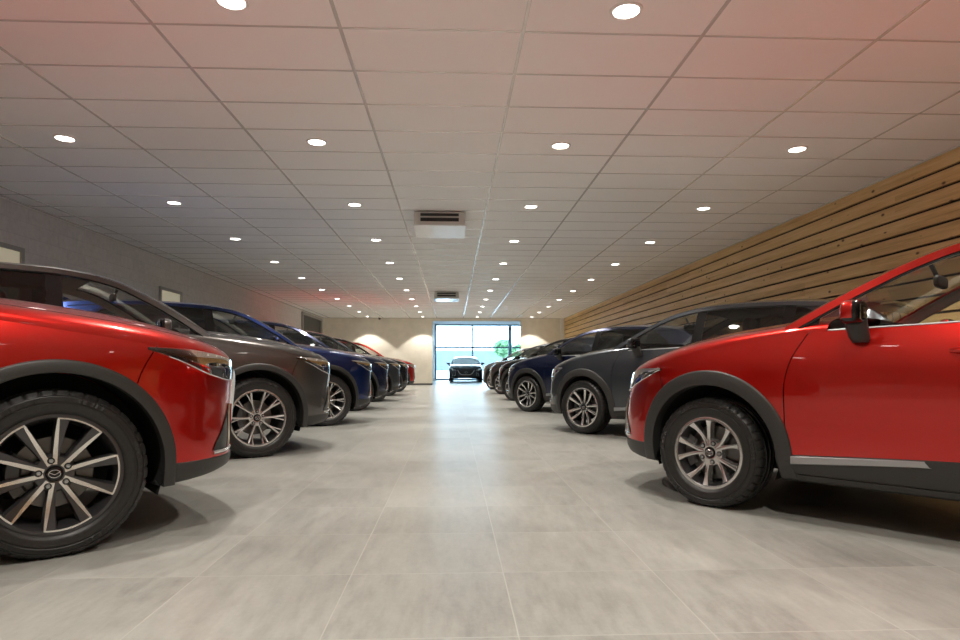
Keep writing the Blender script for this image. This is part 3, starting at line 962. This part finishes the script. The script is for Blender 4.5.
# ------------------------------------------------------------------ the room
XL, XR, YB, YN, H = -5.85, 5.08, 28.9, -3.2, 3.046
GY = 39.2            # glass front
def floor_mat():
    m = principled('floor_tiles', (.4,.39,.37), .3, Specular_IOR_Level=.75)
    t = NT(m); gp = t.n('ShaderNodeNewGeometry').outputs['Position']
    sx = t.n('ShaderNodeSeparateXYZ'); t.l(gp, sx.inputs[0])
    px, py = sx.outputs[0], sx.outputs[1]
    tx = t.math('DIVIDE', t.math('SUBTRACT', px, .2), .6); ty = t.math('DIVIDE', t.math('SUBTRACT', py, 2.53), .605)
    ix, iy = t.math('FLOOR', tx), t.math('FLOOR', ty)
    def edge(v):
        fr_ = t.math('FRACT', v)
        return t.math('MINIMUM', fr_, t.math('SUBTRACT', 1.0, fr_))
    e = t.math('MINIMUM', edge(tx), edge(ty))
    gm = t.n('ShaderNodeMapRange'); gm.inputs['From Min'].default_value = .002; gm.inputs['From Max'].default_value = .005
    t.l(e, gm.inputs['Value'])
    cmb = t.n('ShaderNodeCombineXYZ'); t.l(ix, cmb.inputs[0]); t.l(iy, cmb.inputs[1])
    wn = t.n('ShaderNodeTexWhiteNoise'); wn.noise_dimensions = '2D'; t.l(cmb.outputs[0], wn.inputs['Vector'])
    # per-tile offset of streaky cement clouding
    off = t.n('ShaderNodeVectorMath', operation='MULTIPLY_ADD')
    t.l(wn.outputs['Color'], off.inputs[0]); off.inputs[1].default_value = (40,40,40); t.l(gp, off.inputs[2])
    n1 = t.noise(2.0, off.outputs[0], 6, .65, (2.0,.8,1)); n2 = t.noise(9, off.outputs[0], 6, .68, (2.8,.55,1)); n3 = t.noise(45, gp, 4, .7)
    v = t.math('ADD', t.math('MULTIPLY', n1, .42), t.math('ADD', t.math('MULTIPLY', n2, .45), t.math('MULTIPLY', n3, .16)))
    v = t.math('ADD', v, t.math('MULTIPLY_ADD', wn.outputs['Value'], .10, -.05))
    col = t.ramp(v, [(.34,(.195,.193,.175)),(.52,(.278,.275,.251)),(.70,(.350,.346,.318))])
    t.l(t.mix(gm.outputs[0], (.36,.355,.325), col), t.b.inputs['Base Color'])
    t.l(t.math('MULTIPLY_ADD', n2, .14, .27), t.b.inputs['Roughness'])
    t.bump(t.math('ADD', t.math('MULTIPLY', gm.outputs[0], 1.0), t.math('MULTIPLY', n3, .12)), .12, .002)
    return m
def wall_mat(name, col, scale=3, var=.06, rough=.85):
    m = principled(name, col, rough); t = NT(m)
    gp = t.n('ShaderNodeNewGeometry').outputs['Position']
    f = t.noise(scale, gp, 5)
    t.l(t.ramp(f, [(.3, tuple(c*(1-var) for c in col)), (.7, tuple(c*(1+var) for c in col))]), t.b.inputs['Base Color'])
    t.bump(t.noise(90, gp, 3), .08, .003)
    return m
def concrete_mat():
    m = principled('wall_concrete_blocks', (.25,.24,.23), .85); t = NT(m)
    gp = t.n('ShaderNodeNewGeometry').outputs['Position']
    sx = t.n('ShaderNodeSeparateXYZ'); t.l(gp, sx.inputs[0])
    cmb = t.n('ShaderNodeCombineXYZ'); t.l(sx.outputs[1], cmb.inputs[0]); t.l(sx.outputs[2], cmb.inputs[1])
    br = t.n('ShaderNodeTexBrick'); t.l(cmb.outputs[0], br.inputs['Vector'])
    br.inputs['Scale'].default_value = 1; br.inputs['Brick Width'].default_value = .44; br.inputs['Row Height'].default_value = .20
    br.inputs['Mortar Size'].default_value = .006
    br.inputs['Color1'].default_value = (.62,.605,.58,1); br.inputs['Color2'].default_value = (.68,.665,.64,1); br.inputs['Mortar'].default_value = (.54,.53,.51,1)
    f = t.noise(12, gp, 6, .7)
    t.l(t.mix(.35, br.outputs['Color'], t.ramp(f, [(.3,(.44,.43,.41)),(.7,(.80,.78,.75))])), t.b.inputs['Base Color'])
    t.bump(t.math('SUBTRACT', t.math('MULTIPLY', f, .5), br.outputs['Fac']), .3, .006)
    return m
def tile_mat():
    m = principled('ceiling_tile', (.88,.87,.85), .75); t = NT(m)
    gp = t.n('ShaderNodeNewGeometry').outputs['Position']
    t.bump(t.noise(120, gp, 3), .06, .002)
    return m
def wood_mat():
    m = principled('knotty_pine', (.42,.25,.12), .55); t = NT(m)
    gp = t.n('ShaderNodeNewGeometry').outputs['Position']
    sx = t.n('ShaderNodeSeparateXYZ'); t.l(gp, sx.inputs[0])
    row = t.math('FLOOR', t.math('DIVIDE', sx.outputs[2], .1853))
    brd = t.math('FLOOR', t.math('ADD', t.math('DIVIDE', sx.outputs[1], 3.9), t.math('MULTIPLY', row, .37)))
    cmb = t.n('ShaderNodeCombineXYZ'); t.l(row, cmb.inputs[0]); t.l(brd, cmb.inputs[1])
    wn = t.n('ShaderNodeTexWhiteNoise'); wn.noise_dimensions = '2D'; t.l(cmb.outputs[0], wn.inputs['Vector'])
    off = t.n('ShaderNodeVectorMath', operation='MULTIPLY_ADD'); t.l(wn.outputs['Color'], off.inputs[0]); off.inputs[1].default_value = (30,30,0); t.l(gp, off.inputs[2])
    g1 = t.noise(1.6, off.outputs[0], 6, .6, (1,.6,14)); g2 = t.noise(6, off.outputs[0], 4, .6, (1,.7,30))
    v = t.math('ADD', t.math('MULTIPLY', g1, .65), t.math('MULTIPLY', g2, .35))
    v = t.math('ADD', v, t.math('MULTIPLY_ADD', wn.outputs['Value'], .16, -.08))
    col = t.ramp(v, [(.28,(.46,.26,.09)),(.5,(.70,.455,.19)),(.72,(.84,.60,.30))])
    vo = t.n('ShaderNodeTexVoronoi'); vo.inputs['Scale'].default_value = 1
    mp = t.n('ShaderNodeMapping'); mp.inputs['Scale'].default_value = (1, 3.6, 6.5); t.l(off.outputs[0], mp.inputs[0]); t.l(mp.outputs[0], vo.inputs['Vector'])
    mr = t.n('ShaderNodeMapRange'); mr.inputs['From Min'].default_value = .06; mr.inputs['From Max'].default_value = .14
    t.l(vo.outputs['Distance'], mr.inputs['Value'])
    t.l(t.mix(mr.outputs[0], (.13,.06,.025), col), t.b.inputs['Base Color'])
    t.bump(g2, .1, .003)
    return m
M['floor'] = floor_mat()
M['tile'] = tile_mat()
M['tbar'] = principled('ceiling_grid_bar', (.74,.72,.69), .2, .25)
M['concrete'] = concrete_mat()
M['cream'] = wall_mat('wall_cream', (.80,.75,.64))
M['white'] = wall_mat('wall_white', (.78,.77,.74), 2, .03)
M['wood'] = wood_mat()
M['gap'] = principled('batten_black', (.012,.011,.010), .9)
M['frame'] = principled('window_frame_blue_grey', (.30,.42,.54), .45)
M['door_dark'] = principled('door_dark_grey', (.07,.07,.065), .6)
M['door_frame'] = principled('door_frame_grey', (.36,.35,.33), .6)
M['clear'] = glass_mat('window_glass', (.93,.97,.97))
M['skirt'] = principled('skirting_grey', (.10,.10,.10), .6)

mb = MB(); mb.box(XL-.2, XR+.2, YN-.2, GY+.1, -.15, 0)
tag(mb.build('floor', M['floor'], smooth=False), kind='structure')
# ceiling with its grid of bars
mb = MB()
mb.box(XL-.2, XR+.2, YN-.2, YB, H, H+.12)
x = .466-1.206*6
while x < XR:
    if x > XL: mb.box(x-.012, x+.012, YN, YB, H-.005, H+.001, 1)
    x += 1.206
y = 4.2-.605*12
while y < YB:
    mb.box(XL, XR, y-.009, y+.009, H-.004, H+.001, 1); y += .605
mb.box(XL, XL+.022, YN, YB, H-.018, H, 1); mb.box(XR-.022, XR, YN, YB, H-.018, H, 1)
mb.box(XL, XR, YB-.022, YB, H-.018, H, 1)
tag(mb.build('ceiling', [M['tile'], M['tbar']], smooth=False), kind='structure')

mb = MB(); mb.box(XL-.2, XL, YN-.2, YB+.2, 0, H)
tag(mb.build('wall_left', M['concrete'], smooth=False), kind='structure')
mb = MB()
mb.box(XR+.03, XR+.2, YN-.2, YB+.2, 0, H, 1)
z = H-.002
while z > 0:
    z0 = max(0, z-.157)
    mb.box(XR, XR+.031, YN, YB, z0, z, 0); z -= .1853
tag(mb.build('wall_right', [M['wood'], M['gap']], smooth=False), kind='structure')
mb = MB(); mb.box(XL-.2, XR+.2, YN-.2, YN, 0, H)
tag(mb.build('wall_front', M['cream'], smooth=False), kind='structure')
OX0, OX1, OZ = -.93, 3.10, 2.92
mb = MB()
mb.box(XL-.2, OX0, YB, YB+.2, 0, H); mb.box(OX1, XR+.2, YB, YB+.2, 0, H); mb.box(OX0, OX1, YB, YB+.2, OZ, H)
tag(mb.build('wall_back', M['cream'], smooth=False), kind='structure')
mb = MB(); mb.box(XL, OX0, YB-.015, YB, 0, .08); mb.box(OX1, XR, YB-.015, YB, 0, .08)
tag(mb.build('baseboard_back', M['skirt'], smooth=False), kind='structure')
mb = MB(); mb.box(XR-.16, XR, YB-.12, YB, 0, H)
tag(mb.build('trim_1', M['white'], smooth=False), kind='structure')
# porch behind the opening
PX0, PX1, PH = -1.12, 4.55, 3.45
mb = MB(); mb.box(PX0-.2, PX0, YB+.2, GY, 0, PH)
tag(mb.build('wall_porch_left', M['white'], smooth=False), kind='structure')
mb = MB(); mb.box(PX1, PX1+.2, YB+.2, GY, 0, PH)
tag(mb.build('wall_porch_right', M['white'], smooth=False), kind='structure')
mb = MB(); mb.box(PX0-.2, PX1+.2, YB+.2, GY+.2, PH, PH+.15)
mb.box(PX0-.2, PX1+.2, YB+.15, YB+.2, H, PH+.1)
tag(mb.build('ceiling_porch', M['white'], smooth=False), kind='structure')
mb = MB()
for xx, w in ((PX0+.05,.10),(1.2,.09),(3.52,.20),(PX1-.05,.10)):
    mb.box(xx-w/2, xx+w/2, GY-.06, GY+.08, 0, PH)
for zz, h in ((.05,.10),(2.02,.10),(3.16,.06),(PH-.05,.10)):
    mb.box(PX0, PX1, GY-.05, GY+.07, zz-h/2, zz+h/2)
wf = tag(mb.build('window_1', M['frame'], smooth=False), kind='structure')
mb = MB(); mb.box(PX0, PX1, GY+.0, GY+.012, 0, PH)
mb.build('window_pane', M['clear'], wf, smooth=False)
# lit windows high in the left wall
M['lit'] = emit_mat('lit_window', (1.0,.88,.52), .20)
for k, (y0, y1) in enumerate(((7.5,8.82),(12.95,13.85))):
    mb = MB()
    z0, z1 = 1.25, 2.37
    for a, b, c_, d in ((y0-.06,y0,z0-.06,z1+.06),(y1,y1+.06,z0-.06,z1+.06),(y0,y1,z0-.06,z0),(y0,y1,z1,z1+.06)):
        mb.box(XL-.001, XL+.04, a, b, c_, d)
    w = tag(mb.build(f'window_{k+2}', M['door_frame'], smooth=False), kind='structure')
    mb = MB(); mb.box(XL, XL+.012, y0, y1, z0, z1)
    mb.build('window_pane', M['lit'], w, smooth=False)
# dark door at the far left
mb = MB()
y0, y1, zt = 24.9, 28.25, 2.86
mb.box(XL, XL+.07, y0-.14, y0, 0, zt+.10); mb.box(XL, XL+.07, y1, y1+.14, 0, zt+.10); mb.box(XL, XL+.07, y0, y1, zt, zt+.10)
d = tag(mb.build('door_1', M['door_frame'], smooth=False), kind='structure')
mb = MB(); mb.box(XL, XL+.02, y0, y1, 0, zt); mb.build('door_leaf', M['door_dark'], d, smooth=False)

# ------------------------------------------------------------------ downlights
M['lampglow'] = emit_mat('lamp_glow', (1.0,.93,.84), 14)
M['ring'] = principled('lamp_ring', (.80,.78,.75), .4)
mb = MB()
mb.lathe_z([(.078,.002),(.082,-.010),(.100,-.007),(.103,0)], 36)
ringm = mb.build('trim_ring', M['ring'])
mb = MB()
mb.lathe_z([(0,-.006),(.05,-.006),(.080,-.003)], 32)
glowm = mb.build('lens', M['lampglow'])
SPOT = 195
XS = [-3.77, -1.345, 1.08, 3.51]
ROWW = ['first','second','third','fourth','fifth','sixth','seventh','eighth','ninth','tenth','last']
COLW = ['far left', 'centre left', 'centre right', 'far right']
for r in range(-2, 11):
    for ci, X in enumerate(XS):
        yy = 3.92+2.42*r
        e = empty('ceiling_downlight', (X, yy, H))
        where = (f'{ROWW[r]} row from the camera' if r >= 0 else ('row just behind the camera' if r == -1 else 'row farthest behind the camera'))
        tag(e, f'round white recessed ceiling downlight, {COLW[ci]} line, {where}', 'ceiling light', 'recessed ceiling downlights')
        for src in (ringm, glowm):
            k = src.copy(); COL.objects.link(k); k.parent = e
        ld = bpy.data.lights.get('downlight_beam')
        if ld is None:
            ld = bpy.data.lights.new('downlight_beam', 'SPOT')
            ld.energy = SPOT; ld.color = (1,.945,.865)
            ld.spot_size = radians(98); ld.spot_blend = .22; ld.shadow_soft_size = .05
        lo = bpy.data.objects.new('beam', ld); COL.objects.link(lo); lo.parent = e; lo.location = (0,0,-.03)
bpy.data.objects.remove(ringm); bpy.data.objects.remove(glowm)

# ------------------------------------------------------------------ ceiling air conditioners
M['ac_white'] = principled('ac_white', (.62,.60,.57), .25)
M['ac_panel'] = principled('ac_panel', (.80,.80,.80), .12)
M['slot'] = principled('ac_slot', (.015,.013,.012), .7)
def ac(yf, label):
    e = empty('air_conditioner', (-.19, yf, H-.019)); w, dp, h = .35, .84, .20
    tag(e, label, 'air conditioner', 'ceiling air conditioners')
    m_ = MB(); m_.box(-w, w, 0, dp, -h*.93, 0); m_.build('casing', M['ac_white'], e, smooth=False)
    m_ = MB(); m_.box(-w-.02, w+.02, -.02, dp+.02, -h, -h*.93); m_.build('panel', M['ac_panel'], e, smooth=False)
    for z0, z1 in ((-.060,-.022),(-.135,-.085)):
        m_ = MB(); m_.box(-w*.78, w*.78, -.008, .02, z0, z1); m_.build('air_slot', M['slot'], e, smooth=False)
    for xx in (-w-.012, w-.02):
        m_ = MB(); m_.box(xx, xx+.032, -.012, .10, -h*.93, -.01); m_.build('bracket', M['ac_white'], e, smooth=False)
ac(9.05, 'white ceiling air conditioner nearer the camera, centre of the ceiling')
ac(18.7, 'white ceiling air conditioner farther away, close to the glass front')
# security camera
e = empty('security_camera', (-3.28, YB-.35, H)); tag(e, 'small black dome security camera under the ceiling by the far cream wall', 'security camera')
mb = MB(); mb.lathe_z([(0,-.04),(.06,-.04),(.065,0)], 24); mb.build('base', M['ring'], e)
mb = MB(); mb.lathe_z([(0,-.11),(.03,-.103),(.05,-.08),(.058,-.04)], 24); mb.build('dome', M['gloss_black'], e)

# ------------------------------------------------------------------ outside
M['asphalt'] = wall_mat('yard_paving', (.40,.42,.43), 1.5, .1)
mb = MB(); mb.box(-80, 90, GY+.1, 200, -.25, -.03)
tag(mb.build('yard_ground', M['asphalt'], smooth=False), kind='structure')
def leaf_mat():
    m = principled('foliage', (.10,.22,.10), .7); t = NT(m)
    gp = t.n('ShaderNodeNewGeometry').outputs['Position']
    t.l(t.ramp(t.noise(2.5, gp, 4), [(.3,(.06,.15,.07)),(.7,(.20,.36,.18))]), t.b.inputs['Base Color'])
    return m
M['leaf'] = leaf_mat(); M['bark'] = principled('bark', (.12,.09,.07), .9)
def tree(x, y, h, r, label):
    e = empty('tree', (x, y, -.03)); tag(e, label, 'tree')
    m_ = MB(); m_.tube([(0,0,0),(.05,0,h*.4),(0,.1,h*.7)], lambda t: .22-.12*t, 0, 10); m_.build('trunk', M['bark'], e)
    m_ = MB(); rn = random.Random(int(x*10+y))
    for k in range(700):
        d = Vector((rn.gauss(0,1), rn.gauss(0,1), rn.gauss(0,1))).normalized()*r*(rn.random()**.4)
        c_ = Vector((0,0,h*.68))+Vector((d.x, d.y, d.z*.95)); s_ = .22+.25*rn.random()
        a = Vector((rn.gauss(0,1), rn.gauss(0,1), rn.gauss(0,1))).normalized(); b = a.orthogonal().normalized(); a = a*s_; b = b*s_
        m_.add([c_-a-b, c_+a-b*.3, c_+a+b, c_-a*.3+b], [[0,1,2,3]])
    m_.build('crown', M['leaf'], e, smooth=False)
tree(7.3, 92, 5.3, 1.15, 'green tree outside, right of centre through the far glass front')
tree(12.3, 118, 5.2, 1.5, 'paler tree outside at the right edge of the far glass front')
M['far'] = wall_mat('far_building', (.13,.16,.185), .4, .1)
b = MB(); b.box(-8, 22, 150, 160, -.03, 4.7)
o = b.build('distant_building', M['far'], smooth=False); tag(o, 'long low blue-grey building on the horizon seen through the far glass front', 'building')

# ------------------------------------------------------------------ sky, camera, view
w = bpy.data.worlds.new('sky'); scene.world = w; w.use_nodes = True
bg = w.node_tree.nodes['Background']
bg.inputs['Color'].default_value = (.56,.79,1.0,1); bg.inputs['Strength'].default_value = 13.0

cam = bpy.data.cameras.new('camera'); co = bpy.data.objects.new('camera', cam); COL.objects.link(co)
cam.sensor_width = 36; cam.lens = 635/960*36
cam.shift_y = 47/960
cam.clip_end = 400
co.location = (0, 0, .82)
co.rotation_euler = (radians(90), 0, -atan2(27, 635))
scene.camera = co
scene.view_settings.view_transform = 'Standard'
scene.view_settings.look = 'None'
scene.view_settings.gamma = 1
scene.view_settings.use_curve_mapping = False
scene.view_settings.exposure = 0
scene.cycles.use_denoising = True
scene.cycles.max_bounces = 12
scene.cycles.diffuse_bounces = 6
scene.cycles.glossy_bounces = 5
scene.cycles.transparent_max_bounces = 24
scene.cycles.sample_clamp_indirect = 6
